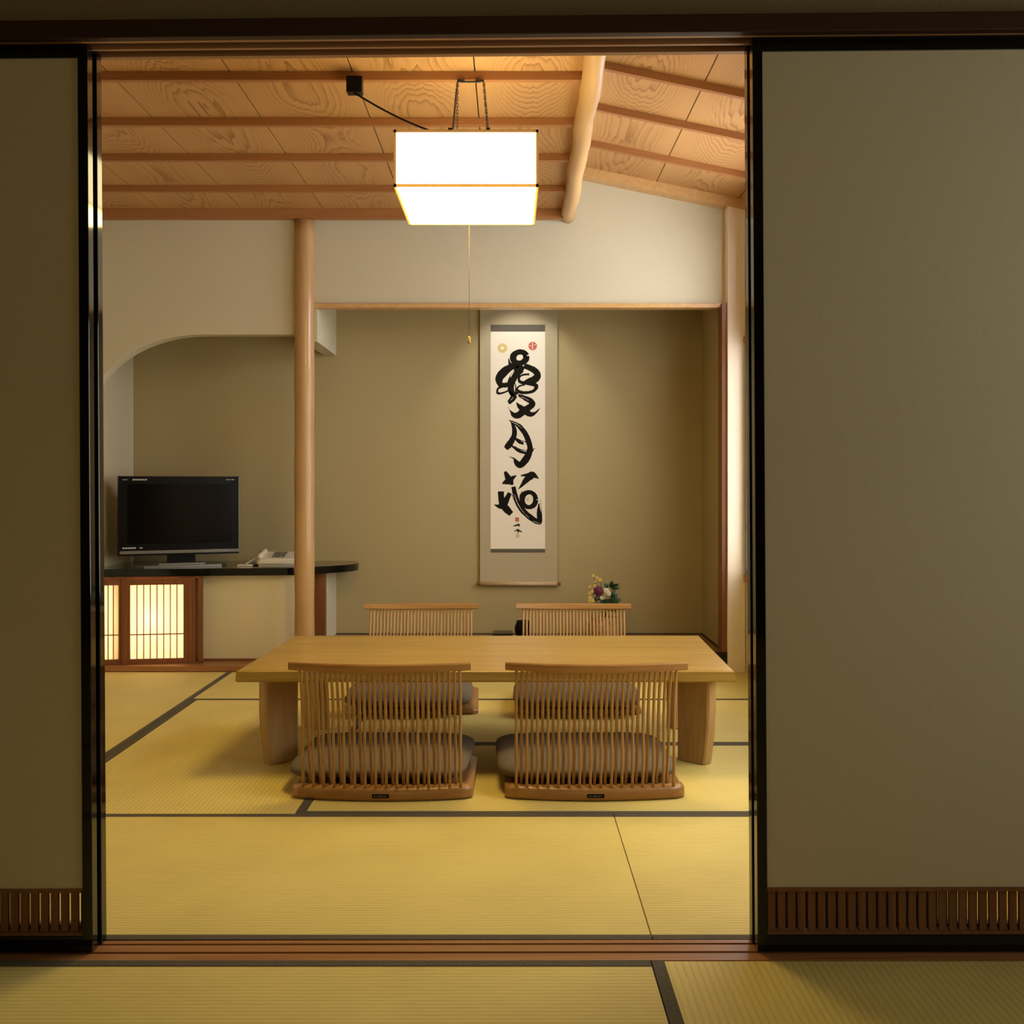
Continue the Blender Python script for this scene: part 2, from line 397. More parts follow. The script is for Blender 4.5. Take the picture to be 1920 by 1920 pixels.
b = MB(); b.prism([(XB, 5.855, zs(XB) - .05), (XR, 5.855, zs(XR) - .05), (XR, 5.855, zs(XR)), (XB, 5.855, zs(XB))], (0, .09, 0))
struct(b, 'trim_%d' % n, M['beam']); n += 1
# log beam, slightly knobbly
pts = []; rs = []
for k in range(36):
    t = k / 35; y = 2.44 + t * (5.935 - 2.44)
    pts.append((.262 + .036 * t + .003 * math.sin(k * .9), y, 2.337 + .002 * math.sin(k * 1.7))); rs.append(.037 + .0016 * math.sin(k * 1.3) + .0012 * math.sin(k * 2.9))
rs[-1] *= .85
struct(MB().tube(pts, rs, 20), 'trim_%d' % n, M['beam']); n += 1
# round column
rs = [.051 + .0012 * math.sin(k * 1.1) for k in range(30)]
struct(MB().tube([(-1.058, 5.905, 2.311 * k / 29) for k in range(30)], rs, 28), 'trim_%d' % n, M['column']); n += 1
# right pillar of the alcove with its brown return
struct(MB().box(1.108, XR - .002, DF - .01, 5.965, -.02, zs(1.16) - .03, .003), 'trim_%d' % n, M['hinoki']); n += 1
struct(MB().box(1.083, 1.107, DF + .01, 5.99, .0, 1.885), 'trim_%d' % n, M['redwood']); n += 1
# alcove floor, black front rail, thin wall foot strips
struct(MB().box(-1.0, 1.10, 5.90, DB, .0, .098), 'floor_alcove', M['toko_floor'])
struct(MB().box(-1.06, 1.108, DF, 5.90, .0, .10, .002), 'trim_%d' % n, M['lacquer_soft']); n += 1
struct(MB().box(-1.0, 1.10, DB - .008, DB, .098, .102), 'baseboard_back', M['dark_wood'])
struct(MB().box(1.092, 1.10, 5.99, DB, .098, .103), 'baseboard_right', M['dark_wood'])
# base board under the niche
struct(MB().box(XL, -1.06, DF, 6.25, .0, .028, .002), 'baseboard_left', M['redwood_x'])
struct(MB().box(-1.064, -1.0, 6.19, 6.25, .028, .48), 'trim_%d' % n, M['redwood']); n += 1

# tea room window and two added fill windows (right wall) : frame, paper, bars
for wi, (WY0, WY1, WZ0, WZ1) in enumerate(WINS):
    win = struct_root(('window_1', 'fill_window_4', 'fill_window_5')[wi], (XR, (WY0 + WY1) / 2, WZ0)); b = MB(); fr = .02; ym = (WY0 + WY1) / 2
    for (y0, y1, z0, z1) in ((WY0, WY0 + fr, WZ0, WZ1), (WY1 - fr, WY1, WZ0, WZ1), (WY0 + fr, WY1 - fr, WZ0, WZ0 + fr), (WY0 + fr, WY1 - fr, WZ1 - fr, WZ1), (ym - .012, ym + .012, WZ0 + fr, WZ1 - fr)):
        b.box(XR - .008, XR + .03, y0, y1, z0, z1)
    b.build('frame', M['lacquer_soft'], win)
    MB().box(XR + .03, XR + .034, WY0, WY1, WZ0, WZ1).build('pane', M[('win_paper', 'fill4_paper', 'fill5_paper')[wi]], win)
    b = MB()
    for k in range(1, 6): yy_ = WY0 + (WY1 - WY0) * k / 6; b.box(XR + .018, XR + .029, yy_ - .004, yy_ + .004, WZ0 + fr, WZ1 - fr)
    for k in range(1, 5): zz_ = WZ0 + (WZ1 - WZ0) * k / 5; b.box(XR + .018, XR + .029, WY0 + fr, WY1 - fr, zz_ - .004, zz_ + .004)
    b.build('glazing_bar', M['hinoki'], win)
    if wi == 2: continue
    struct(MB().box(XR - .012, XR + .03, WY0, WY1 + .02, WZ0 - .03, WZ0), 'trim_%d' % n, M['slat']); n += 1
    struct(MB().box(XR - .012, XR + .03, WY0, WY1 + .02, WZ1, WZ1 + .03), 'trim_%d' % n, M['slat']); n += 1
# unseen window added to the front room, fill daylight for the doors
win = struct_root('fill_window_2', (2.0, 1.5, .7))
b = MB()
for (y0, y1, z0, z1) in ((.9, .94, .7, 1.9), (2.06, 2.1, .7, 1.9), (.94, 2.06, .7, .74), (.94, 2.06, 1.86, 1.9), (1.485, 1.515, .74, 1.86)): b.box(1.99, 2.03, y0, y1, z0, z1)
b.build('frame', M['dark_wood'], win)
MB().box(2.03, 2.035, .9, 2.1, .7, 1.9).build('pane', M['fill2_paper'], win)

# glowing shoji added in the wall behind the camera to brighten the doors
win = struct_root('fill_window_3', (0, -2.6, .4))
b = MB()
for (x0, x1, z0, z1) in ((-1.2, -1.16, .4, 1.9), (1.16, 1.2, .4, 1.9), (-1.16, 1.16, .4, .44), (-1.16, 1.16, 1.86, 1.9), (-.02, .02, .44, 1.86)): b.box(x0, x1, -2.60, -2.57, z0, z1)
b.build('frame', M['dark_wood'], win)
MB().box(-1.16, 1.16, -2.598, -2.593, .44, 1.86).build('pane', M['fill3_paper'], win)

# ------------------------------------------------------------------ header and sill between the rooms
b = MB(True); b.box(-2.6, 2.6, D0 - .01, D0 + .012, 1.868, 1.905, .002); struct(b, 'trim_%d' % n, M['dark_wood']); n += 1
b = MB(True); b.box(-1.78, 1.42, D0 + .012, D1, 1.884, 1.904); struct(b, 'trim_%d' % n, M['dark_wood']); n += 1
for (y0, y1) in ((2.342, 2.353), (2.3855, 2.395), (2.4285, D1)):
    b = MB(True); b.box(-1.78, 1.42, y0, y1, 1.869, 1.884); struct(b, 'trim_%d' % n, M['header_rib']); n += 1
b = MB(True); b.box(-2.6, 2.6, 2.317, 2.420, -.045, -.006)
for (y0, y1) in ((2.317, 2.352), (2.362, 2.395), (2.404, 2.420)): b.box(-2.6, 2.6, y0, y1, -.006, -.001)
struct(b, 'trim_%d' % n, M['redwood_x']); n += 1

# ------------------------------------------------------------------ sliding doors
def door(name, x0, x1, y0, y1, flush_pull):
    r = struct_root(name, ((x0 + x1) / 2, (y0 + y1) / 2, 0))
    st = .0205; zt = 1.866; zb = .0
    b = MB(True)
    b.box(x0, x0 + st, y0, y1, zb, zt + .005, .0015); b.box(x1 - st, x1, y0, y1, zb, zt + .005, .0015)
    b.box(x0 + st, x1 - st, y0, y1, zt - .024, zt + .005, .0012); b.box(x0 + st, x1 - st, y0, y1, zb, zb + .034, .0012)
    b.build('frame', M['lacquer'], r)
    b = MB(True); b.box(x0 + st, x1 - st, y0 + .006, y1 - .006, .130, zt - .024); b.build('paper_panel', M['fusuma'], r)
    b = MB(True)
    b.box(x0 + st, x1 - st, y0 + .003, y1 - .003, .122, .130); b.box(x0 + st, x1 - st, y0 + .003, y1 - .003, .034, .040)
    p = .0207; k = 0; x = x0 + st + .003
    while x + .0145 < x1 - st:
        b.box(x, x + .0148, y0 + .009, y0 + .017, .040, .122); x += p
    b.build('lattice', M['lattice'], r)
    return r
door('door_1', -1.755, -.856, 2.355, 2.384, True)
door('door_2', -1.750, -.852, 2.397, 2.426, False)
door('door_3', .5070, 1.405, 2.355, 2.384, True)
door('door_4', .5045, 1.190, 2.397, 2.426, False)

# ------------------------------------------------------------------ tatami
BW = .027
def tmat(x0, x1, y0, y1, along, borders, label, z=.0):
    r = thing('tatami_mat', label, 'tatami mat', ((x0 + x1) / 2, (y0 + y1) / 2, -.045))
    g = .0012
    MB().box(x0 + g, x1 - g, y0 + g, y1 - g, -.045, z - .0015, .001).build('rush_surface', M['tat_x'] if along == 0 else M['tat_y'], r)
    for s in borders:
        b = MB()
        e = .0008
        if s == 'n': b.box(x0 + g, x1 - g, y1 - BW, y1 - e, -.04, z, .0008)
        if s == 's': b.box(x0 + g, x1 - g, y0 + e, y0 + BW, -.04, z, .0008)
        if s == 'w': b.box(x0 + e, x0 + BW, y0 + g, y1 - g, -.04, z, .0008)
        if s == 'e': b.box(x1 - BW, x1 - e, y0 + g, y1 - g, -.04, z, .0008)
        b.build('border', M['border'], r, label='dark woven cloth border')
    return r
JX = -.600; LX = -1.42
tmat(-1.49, .300, 2.421, 3.345, 0, 'ns', 'long tatami mat just inside the sill, filling the floor in front of the chairs')
tmat(.300, XR, 2.421, 3.345, 0, 'ns', 'tatami mat inside the sill at the right, ending at the thin diagonal seam')
tmat(XL, -1.49, 2.421, 3.345, 1, '', 'tatami mat hidden behind the left sliding doors beside the sill')
tmat(LX, JX, 3.345, 5.11, 1, 'we', 'tatami mat running deep under the left table leg, dark border on both sides')
tmat(JX, XR, 3.345, 4.248, 0, 'ns', 'tatami mat under the two front chairs, its front border crossing the whole opening')
tmat(JX, XR, 4.248, 5.11, 0, 's', 'tatami mat under the back half of the table, beyond the wide double border')
tmat(LX, XR, 5.11, DF, 0, 's', 'farthest tatami mat, lying against the black front rail of the alcove')
tmat(XL, LX, 3.345, DF, 1, 'e', 'tatami mat lit by the low lantern cabinet, left of the diagonal dark border')
tmat(-1.5, .283, 1.40, 2.316, 0, 'n', 'front room tatami mat before the sill, at the bottom left of the photo')
tmat(.283, 1.20, .50, 2.316, 1, 'w', 'front room tatami mat with a border along its left side, at the bottom right')
tmat(1.20, 2.0, .50, 2.316, 1, '', 'front room tatami mat at the right wall under the added shoji window')
tmat(-2.6, -1.5, 1.40, 2.316, 0, 'n', 'front room tatami mat in the far left corner outside the doors')
tmat(-2.6, .283, .50, 1.40, 0, 'ns', 'front room tatami mat of the second row, just before the camera')
tmat(-2.6, 2.0, -2.6, .50, 0, 'n', 'front room tatami mat behind the camera')

# ------------------------------------------------------------------ low table
tb = thing('low_table', 'long low wooden table with thick slab top and four blade legs between the floor chairs', 'table', (-.072, 4.21, 0))
X0, X1, Y0, Y1 = -.9007, .736, 3.776, 4.655; zt = .345; th = .038
bm = bmesh.new()
def rring(x0, x1, y0, y1, z): return [bm.verts.new(p) for p in ((x0, y0, z), (x1, y0, z), (x1, y1, z), (x0, y1, z))]
R = [rring(X0 + .004, X1 - .004, Y0 + .004, Y1 - .004, zt), rring(X0, X1, Y0, Y1, zt - .004), rring(X0 - .004, X1 + .006, Y0 + .003, Y1 - .003, zt - th + .005), rring(X0, X1, Y0 + .008, Y1 - .008, zt - th)]
bm.faces.new(R[0]); bm.faces.new(R[-1][::-1])
for a, c in zip(R, R[1:]):
    for k in range(4): bm.faces.new((a[k], c[k], c[(k + 1) % 4], a[(k + 1) % 4]))
for v in bm.verts: v.co.x += (v.co.y - Y0) / (Y1 - Y0) * .028
t = MB(); t.bm.free(); t.bm = bm; t.build('table_top', M['table'], tb)
def blade(cx, cy, dx, dy):
    """leg standing on a radial blade: outer corner near (cx,cy), pointing (dx,dy) outwards"""
    u = Vector((dx, dy, 0)).normalized(); v = Vector((-u.y, u.x, 0)); base = Vector((cx, cy, 0)); t = bmesh.new(); rings = []
    N = 12
    for k in range(N + 1):
        z = (zt - th) * k / N; q = k / N
        out = .052 + .020 * math.sin(min(q * 1.5, 1) * PI / 2) - .003 * max(0, q - .7); inn = -.058; hw = .0235
        loop = [(-hw, inn, .7), (-hw, out * .9, 1), (-hw * .8, out, 1), (hw * .8, out, 1), (hw, out * .9, 1), (hw, inn, 1)]
        rings.append([t.verts.new(base + v * a + u * bb + Vector((0, 0, z + (.0008 if k == 0 else 0)))) for a, bb, _ in loop])
    for a, c in zip(rings, rings[1:]):
        for k in range(6):
            f = t.faces.new((a[k], a[(k + 1) % 6], c[(k + 1) % 6], c[k]))
    t.faces.new(rings[0][::-1]); t.faces.new(rings[-1])
    m = MB(); m.bm.free(); m.bm = t; return m
blade(-.797, 3.975, -1, -1).build('leg', M['table_leg'], tb)
blade(.640, 3.975, 1, -1).build('leg', M['table_leg'], tb)
blade(-.770, 4.525, -1, 1).build('leg', M['table_leg'], tb)
blade(.673, 4.555, 1, 1).build('leg', M['table_leg'], tb)

# ------------------------------------------------------------------ legless floor chairs
def bow(x): return .034 * (x / .27) ** 2            # rear edge curve, 0 in the middle
def make_chair(label, loc):
    r = thing('floor_chair', label, 'chair', (0, 0, 0), 'legless floor chairs around the table')
    # seat board, sitting surface thin, thick rounded rear rim
    N = 24; hw = .275
    t = bmesh.new(); rings = []
    prof = [(0.004, .0), (.0, .008), (.0, .028), (.006, .036), (.06, .036), (.085, .024), (.50, .022), (.505, .012), (.50, .0)]
    for k in range(N + 1):
        x = -hw + 2 * hw * k / N; e = max(0, abs(x) - (hw - .02)) / .02
        rings.append([t.verts.new((x, max(y, 0) + (bow(x) + .012 * e * e) * (1 - y / .5) - (.02 * e * e if y > .3 else 0), z * (1 - .12 * e) + .0005)) for y, z in prof])
    for a, c in zip(rings, rings[1:]):
        for k in range(len(prof)):
            f = t.faces.new((a[k], a[(k + 1) % len(prof)], c[(k + 1) % len(prof)], c[k])); f.smooth = k in (0, 1, 2, 3)
    t.faces.new(rings[0]); t.faces.new(rings[-1][::-1])
    m = MB(); m.bm.free(); m.bm = t; m.build('seat_board', M['chair'], r)
    # top rail, bowed backwards
    t = bmesh.new(); rings = []; hr = .2738
    for k in range(N + 1):
        x = -hr + 2 * hr * k / N; yb = -.052 + bow(x) * 1.0; zz = .002 * (1 - (x / hr) ** 2)
        hgt = .0275 - .004 * (x / hr) ** 2
        p = [(-.015, .425 - hgt + .004), (-.012, .425 - hgt), (.012, .425 - hgt), (.015, .425 - hgt + .004), (.013, .421), (.009, .425), (-.009, .425), (-.013, .421)]
        rings.append([t.verts.new((x, yb + y + (z - .41) * -.15, z - zz)) for y, z in p])
    for a, c in zip(rings, rings[1:]):
        for k in range(8): f = t.faces.new((a[k], a[(k + 1) % 8], c[(k + 1) % 8], c[k])); f.smooth = False
    t.faces.new(rings[0]); t.faces.new(rings[-1][::-1])
    m = MB(); m.bm.free(); m.bm = t; m.build('top_rail', M['chair'], r)
    # spindles in two alternating rows at the foot
    for i in range(31):
        x = -.240 + .480 * i / 30; A = i % 2 == 0; foot = .016 if A else .056
        pts = []; rs = []
        for k in range(11):
            q = k / 10; z = .034 + q * (.404 - .034)
            mid = foot * (1 - q) + (-.052) * q
            sag = math.sin(q * PI) * (.016 if A else .006) + .010 * math.sin(q * 2 * PI) * -1
            pts.append((x, mid + sag + bow(x) * (.75 + .25 * q), z)); rs.append(.0052 if .15 < q < .9 else .0048)
        MB().tube(pts, rs, 6, square=False).build('spindle', M['spindle'], r)
    b = MB(); b.box(-.026, .026, -.0018, .004, .010, .022, .001); pl = b.build('name_plate', M['black'], r)
    b = MB()
    for k, w_ in enumerate((.004, .003, .006, .004, .005, .003)): b.box(-.020 + k * .0068, -.020 + k * .0068 + w_, -.0024, -.0019, .0145, .0175)
    b.build('plate_print', M['grey_trim'], pl)
    r.location = loc
    return r
def cushion_mesh():
    t = bmesh.new(); N = 28; rows = []
    hw, hd, hz = .285, .262, .036
    for j in range(N + 1):
        for side in (0,): pass
    def sgn(v): return (v > 0) - (v < 0)
    U, V = 40, 14; grid = []
    for j in range(V + 1):
        ph = -PI / 2 + PI * j / V; row = []
        for i in range(U):
            th_ = 2 * PI * i / U; c, s_ = math.cos(th_), math.sin(th_)
            e = .28; cp = math.cos(ph); sp = math.sin(ph)
            k = abs(cp) ** .42
            x = hw * sgn(c) * abs(c) ** e * k; y = hd * sgn(s_) * abs(s_) ** e * k
            puff = 1 - .35 * (max(abs(x) / hw, abs(y) / hd)) ** 4
            z = hz * sgn(sp) * abs(sp) ** .8 * puff
            x *= 1 + .012 * math.sin(3 * th_); y *= 1 + .012 * math.cos(4 * th_ + 1)
            row.append(t.verts.new((x, y, z)))
        grid.append(row)
    for j in range(V):
        for i in range(U):
            try: f = t.faces.new((grid[j][i], grid[j][(i + 1) % U], grid[j + 1][(i + 1) % U], grid[j + 1][i])); f.smooth = True
            except ValueError: pass
    bmesh.ops.remove_doubles(t, verts=t.verts[:], dist=.0004)
    return t
def dup(root, loc, rotz=0, scale=1.0, label=None):
    r = root.copy(); COL.objects.link(r); r.location = loc; r.rotation_euler = (0, 0, rotz); r.scale = (scale,) * 3
    if label: r['label'] = label
    for ch in list(root.children):
        c = ch.copy(); COL.objects.link(c); c.parent = r
        for g in ch.children:
            d = g.copy(); COL.objects.link(d); d.parent = c
    return r
ch = make_chair('legless wooden spindle-back chair seen from behind, nearer the left doors, on the camera side', (-.392, 3.470, .0005))
ch.rotation_euler = (0, 0, math.radians(-.6))
dup(ch, (.258, 3.472, .0005), math.radians(.3), 1.0, 'legless wooden spindle-back chair seen from behind, in front of the right table leg')
dup(ch, (-.410, 5.262, .0005), PI + math.radians(1.5), .96, 'spindle-back floor chair behind the table, left of the hanging scroll')
dup(ch, (.290, 5.262, .0005), PI - math.radians(1.0), .96, 'spindle-back floor chair behind the table, in front of the flowers')
m = MB(); m.bm.free(); m.bm = cushion_mesh()
cu = m.build('floor_cushion', M['cushion']); tag(cu, 'taupe square cushion on the near left chair, sticking out at its left side', 'cushion', 'taupe cushions on the floor chairs')
cu.location = (-.412, 3.80, .0665); cu.rotation_euler = (0, 0, math.radians(-2))
for loc, rz, lb in (((.238, 3.80, .0665), 1.2, 'taupe square cushion on the near right chair, before the right table leg'),
                    ((-.430, 4.93, .0640), 1.5, 'taupe square cushion on the far left chair, seen under the table top'),
                    ((.280, 4.93, .0640), -1.5, 'taupe square cushion on the far right chair, seen under the table top')):
    c = cu.copy(); COL.objects.link(c); c.location = loc; c.rotation_euler = (0, 0, math.radians(rz)); c['label'] = lb
    if loc[1] > 4.5: c.scale = (.94, .9, 1)

# ------------------------------------------------------------------ pendant lamp
LX0, LX1, LY0, LY1, LZ0, LZ1 = -.361, .087, 3.55, 4.08, 1.878, 2.054
lc = Vector(((LX0 + LX1) / 2, (LY0 + LY1) / 2, LZ0))
lamp = thing('pendant_lamp', 'glowing white square paper pendant lamp hung on chains from the ceiling batten', 'lamp', lc)
b = MB()
e = .008
for x in (LX0, LX1 - e):
    for y in (LY0, LY1 - e): b.box(x, x + e, y, y + e, LZ0, LZ1)
for z in (LZ0, LZ1 - e):
    b.box(LX0, LX1, LY0, LY0 + e, z, z + e); b.box(LX0, LX1, LY1 - e, LY1, z, z + e)
    b.box(LX0, LX0 + e, LY0, LY1, z, z + e); b.box(LX1 - e, LX1, LY0, LY1, z, z + e)
b.build('frame', M['lamp_frame'], lamp)
b = MB(); t_ = .0015
b.box(LX0 + .002, LX1 - .002, LY0 + .003, LY0 + .003 + t_, LZ0 + .004, LZ1 - .004); b.box(LX0 + .002, LX1 - .002, LY1 - .003 - t_, LY1 - .003, LZ0 + .004, LZ1 - .004)
b.box(LX0 + .002, LX0 + .002 + t_, LY0 + .005, LY1 - .005, LZ0 + .004, LZ1 - .004); b.box(LX1 - .002 - t_, LX1 - .002, LY0 + .005, LY1 - .005, LZ0 + .004, LZ1 - .004)
b.build('paper_shade', M['lamp_paper'], lamp)
MB().box(LX0 + .003, LX1 - .003, LY0 + .004, LY1 - .004, LZ0 + .0015, LZ0 + .003).build('bottom_sheet', M['lamp_low'], lamp)
MB().box(LX0 + .003, LX1 - .003, LY0 + .004, LY1 - .004, LZ1 - .004, LZ1 - .0025).build('top_sheet', M['lamp_top'], lamp)
b = MB(); cz = LZ1 + .004
b.box(lc.x - .055, lc.x - .043, LY0, LY1, LZ1 - .001, LZ1 + .006); b.box(lc.x + .062, lc.x + .074, LY0, LY1, LZ1 - .001, LZ1 + .006)
b.build('hanging_cross', M['iron'], lamp)
hy = 3.90; hz = ZC - .034
b = MB(); b.tube([(lc.x - .042, hy, hz), (lc.x - .03, hy - .004, hz - .006), (lc.x + .03, hy - .004, hz - .006), (lc.x + .046, hy, hz)], .0035)
for dx in (-.03, .03): b.ball((lc.x + dx, hy, hz + .001), .009, (1.4, 1, .5))
b.build('ceiling_hook', M['iron'], lamp)
def chain(p, q, nm='chain'):
    p, q = Vector(p), Vector(q); L = (q - p).length; nn = int(L / .0105); b = MB(); d = (q - p).normalized()
    side = d.cross(Vector((0, 1, 0))).normalized(); nrm = d.cross(side)
    for k in range(nn):
        c = p + d * (L * (k + .5) / nn); s_ = side if k % 2 else nrm; ring = []
        for j in range(9): a = 2 * PI * j / 8; ring.append(c + d * math.cos(a) * .0072 + s_ * math.sin(a) * .0036)
        b.tube(ring, .0011, 5, cap=False)
    b.build(nm, M['iron'], lamp)
for hx_, ex_ in ((-.042, -.048), (.046, .068)):
    for ey_ in (3.66, 3.97): chain((lc.x + hx_, hy, hz), (lc.x + ex_, ey_, LZ1 + .004))
b = MB(); b.tube([(lc.x - .046, hy, hz - .03), (lc.x - .052, 3.68, LZ1 + .006)], .0022, 6); b.build('cord', M['iron'], lamp)
b = MB(); b.tube([(lc.x, lc.y, LZ0 + .001), (lc.x + .0005, lc.y, 1.448)], .0009, 6); ps = b.build('pull_string', M['string'], lamp)
b = MB(); b.lathe([(.0015, 0), (.005, -.004), (.0045, -.016), (.006, -.019), (.005, -.024), (.001, -.025)], (lc.x, lc.y, 1.450), 12); b.build('tassel', M['brass'], ps)
# junction box and its cord
jb = thing('junction_box', 'small black junction box screwed under the ceiling batten left of the lamp', 'junction box', (-.526, 3.88, ZC - .06))
MB().box(-.552, -.499, 3.86, 3.905, ZC - .085, ZC - .031, .003).build('box', M['black'], jb)
b = MB(); pts = []
p0 = Vector((-.526, 3.875, ZC - .085)); p1 = Vector((lc.x - .055, 3.66, LZ1 + .008))
for k in range(17):
    q = k / 16; pts.append(p0.lerp(p1, q) + Vector((0, 0, -.013 * math.sin(PI * q))))
b.tube(pts, .0032, 8); b.build('power_cord', M['black'], lamp)

# ------------------------------------------------------------------ black shelf, cupboard, lantern cabinet
pts = [(XL + .002, 5.935), (-1.6, 5.985), (-1.17, 6.03), (-1.075, 6.085), (-.98, 6.165), (-.91, 6.235), (-.865, 6.31), (-.848, 6.38), (-.848, 6.45), (-.865, 6.52), (-.89, 6.575), (-.90, DB - .002), (XL + .002, DB - .002)]
# smooth the rounded end
def smooth_open(pp, it=2):
    for _ in range(it):
        q = [pp[0]]
        for a, c in zip(pp, pp[1:]): q += [(.75 * a[0] + .25 * c[0], .75 * a[1] + .25 * c[1]), (.25 * a[0] + .75 * c[0], .25 * a[1] + .75 * c[1])]
        q.append(pp[-1]); pp = q
    return pp
pts = smooth_open(pts[2:-1]); pts = [(XL + .002, 5.935), (-1.6, 5.985)] + pts + [(XL + .002, DB - .002)]
b = MB(); b.prism([(x, y, .480) for x, y in pts], (0, 0, .038)); sh = b.build('wall_shelf', M['lacquer'])
tag(sh, 'long glossy black shelf with a rounded end running behind the round column', 'shelf')
# cupboard with pale sliding panel
cb = thing('cupboard', 'low cupboard with a plain cream sliding panel under the black shelf', 'cupboard', (-1.33, 6.06, .028))
MB().box(-1.628, -1.064, 6.062, 6.085, .038, .478, .002).build('sliding_panel', M['cup_panel'], cb)
MB().box(-1.628, -1.064, 6.045, 6.10, .0285, .038).build('track', M['redwood'], cb)
# lantern cabinet: two latticed paper doors in a wooden case, turned slightly
lcab = thing('lantern_cabinet', 'low glowing cabinet with latticed paper doors under the television', 'lamp', (-1.87, 5.98, .028))
def lp(px, d0=5.905, px0=205, d1=5.975, px1=365):
    """point on the turned front plane under photo column px"""
    A = P(px0, 0, d0); B = P(px1, 0, d1); k = (px - CX) / F
    # intersect ray x = k*y with line A-B
    t_ = (k * A.y - A.x) / ((B.x - A.x) - k * (B.y - A.y)); return Vector((A.x + t_ * (B.x - A.x), A.y + t_ * (B.y - A.y), 0))
dirv = (lp(365) - lp(205)).normalized(); ang = math.atan2(dirv.y, dirv.x); nrm = Vector((-dirv.y, dirv.x, 0)); O = lp(205)
def lbox(b, s0, s1, n0, n1, z0, z1):
    q = [O + dirv * s0 + nrm * n0, O + dirv * s1 + nrm * n0, O + dirv * s1 + nrm * n1, O + dirv * s0 + nrm * n1]
    b.prism([(p.x, p.y, z0) for p in q], (0, 0, z1 - z0)); return b
def sp(px): return (lp(px) - O).dot(dirv)
b = MB()
lbox(b, -.11, sp(366), .03, .17, .0285, .034)                 # floor
lbox(b, -.11, sp(366), .03, .12, .462, .478)
for a in (-.125,): lbox(b, a, a + .015, .0, .2, .0285, .478)
lbox(b, sp(362.5), sp(366), -.004, .17, .0285, .478)
b.build('case', M['redwood'], lcab)
b = MB(); lbox(b, -.11, sp(366), .165, .17, .034, .462); b.build('back_panel', M['box_inside'], lcab)
b = MB(); lbox(b, sp(373), sp(380.5), -.006, .02, .0285, .478)
lbox(b, sp(366), sp(380.5), -.006, .06, .470, .479); lbox(b, sp(366), sp(380.5), -.006, .06, .0285, .036)
b.build('end_post', M['redwood'], lcab)
b = MB(); lbox(b, sp(365.5), sp(376), .05, .056, .036, .47); b.build('end_board', M['chair'], lcab, label='orange-brown board in the recess')
def shoji(x0, x1, cols, zlo, zhi, off=0.0):
    s0, s1 = sp(x0), sp(x1); b = MB()
    st = .019; zb, zt_ = .031, .466; zi0, zi1 = .055, .437
    lbox(b, s0, s0 + st, off, off + .022, zb, zt_); lbox(b, s1 - st, s1, off, off + .022, zb, zt_)
    lbox(b, s0 + st, s1 - st, off, off + .022, zb, zi0); lbox(b, s0 + st, s1 - st, off, off + .022, zi1, zt_)
    dr = b.build('door', M['redwood'], lcab)
    b = MB(); w_ = (s1 - s0 - 2 * st) / cols
    for k in range(1, cols): lbox(b, s0 + st + k * w_ - .0022, s0 + st + k * w_ + .0022, off + .005, off + .014, zi0, zi1)
    lbox(b, s0 + st, s1 - st, off + .005, off + .014, .178, .183)
    b.build('lattice', M['redwood'], dr)
    b = MB(); lbox(b, s0 + st, s1 - st, off + .0142, off + .0150, zi0, zi1); b.build('paper', M['lantern_paper'], dr)
shoji(236.5, 351, 8, 0, 0, .0)
shoji(134, 229, 8, 0, 0, .004)
b = MB(); lbox(b, sp(228), sp(237.5), -.002, .028, .029, .472); b.build('divider', M['redwood'], lcab)
b = MB(); lbox(b, sp(350.5), sp(363), -.001, .024, .029, .472); b.build('end_stile', M['redwood'], lcab)
bc = O + dirv * sp(281) + nrm * .068
b = MB(); b.ball((bc.x, bc.y, .262), .022, (1, 1, 1.6)); b.build('bulb', M['bulb'], lcab)

# ------------------------------------------------------------------ television
tl = P(222, 892, 6.05); tv_w = .632; ta = math.radians(24.5)
tv = thing('television', 'black flat television with a silver lower edge, turned toward the room on the shelf', 'television', (-1.75, 6.20, .518))
TU = Vector((math.cos(ta), math.sin(ta), 0)); TN = Vector((-math.sin(ta), math.cos(ta), 0)); TO = Vector((tl.x, tl.y, 0))
def tbx(b, s0, s1, n0, n1, z0, z1, zt2=None):
    q = [TO + TU * s0 + TN * n0, TO + TU * s1 + TN * n0, TO + TU * s1 + TN * n1, TO + TU * s0 + TN * n1]
    b.prism([(p.x, p.y, z0) for p in q], (0, 0, z1 - z0)); return b
z0, z1 = .578, 1.000
b = MB(); tbx(b, 0, tv_w, .006, .05, z0, z1); tbx(b, .08, tv_w - .08, .05, .09, z0 + .06, z1 - .08)
tbx(b, 0, .045, 0, .006, z0, z1); tbx(b, tv_w - .045, tv_w, 0, .006, z0, z1); tbx(b, .045, tv_w - .045, 0, .006, z1 - .040, z1); tbx(b, .045, tv_w - .045, 0, .006, z0, z0 + .060)
b.build('housing', M['black'], tv)
b = MB(); tbx(b, .045, tv_w - .045, .0035, .006, z0 + .060, z1 - .040); b.build('screen', M['screen'], tv)
b = MB(); tbx(b, .006, tv_w - .006, -.004, .0, z0 + .010, z0 + .026); b.build('lower_trim', M['grey_trim'], tv, label='silver strip below the screen')
b = MB(); tbx(b, tv_w - .005, tv_w - .0005, -.0015, .0, z0 + .004, z1 - .003); b.build('side_trim', M['grey_trim'], tv)
for bars in ([(.072 + k * .0125, .009, z1 - .022, z1 - .015) for k in range(6)], [(.020 + k * .009, .006, z1 - .021, z1 - .017) for k in range(3)],
             [(tv_w - .072 + k * .016, .011, z1 - .020, z1 - .016) for k in range(3)], [(.020 + k * .014, .0115, z0 + .038, z0 + .045) for k in range(5)], [(.106, .016, z0 + .039, z0 + .044)]):
    b = MB()
    for x_, w_, za_, zb_ in bars: tbx(b, x_, x_ + w_, -.0012, .0, za_, zb_)
    b.build('front_print', M['label'], tv)
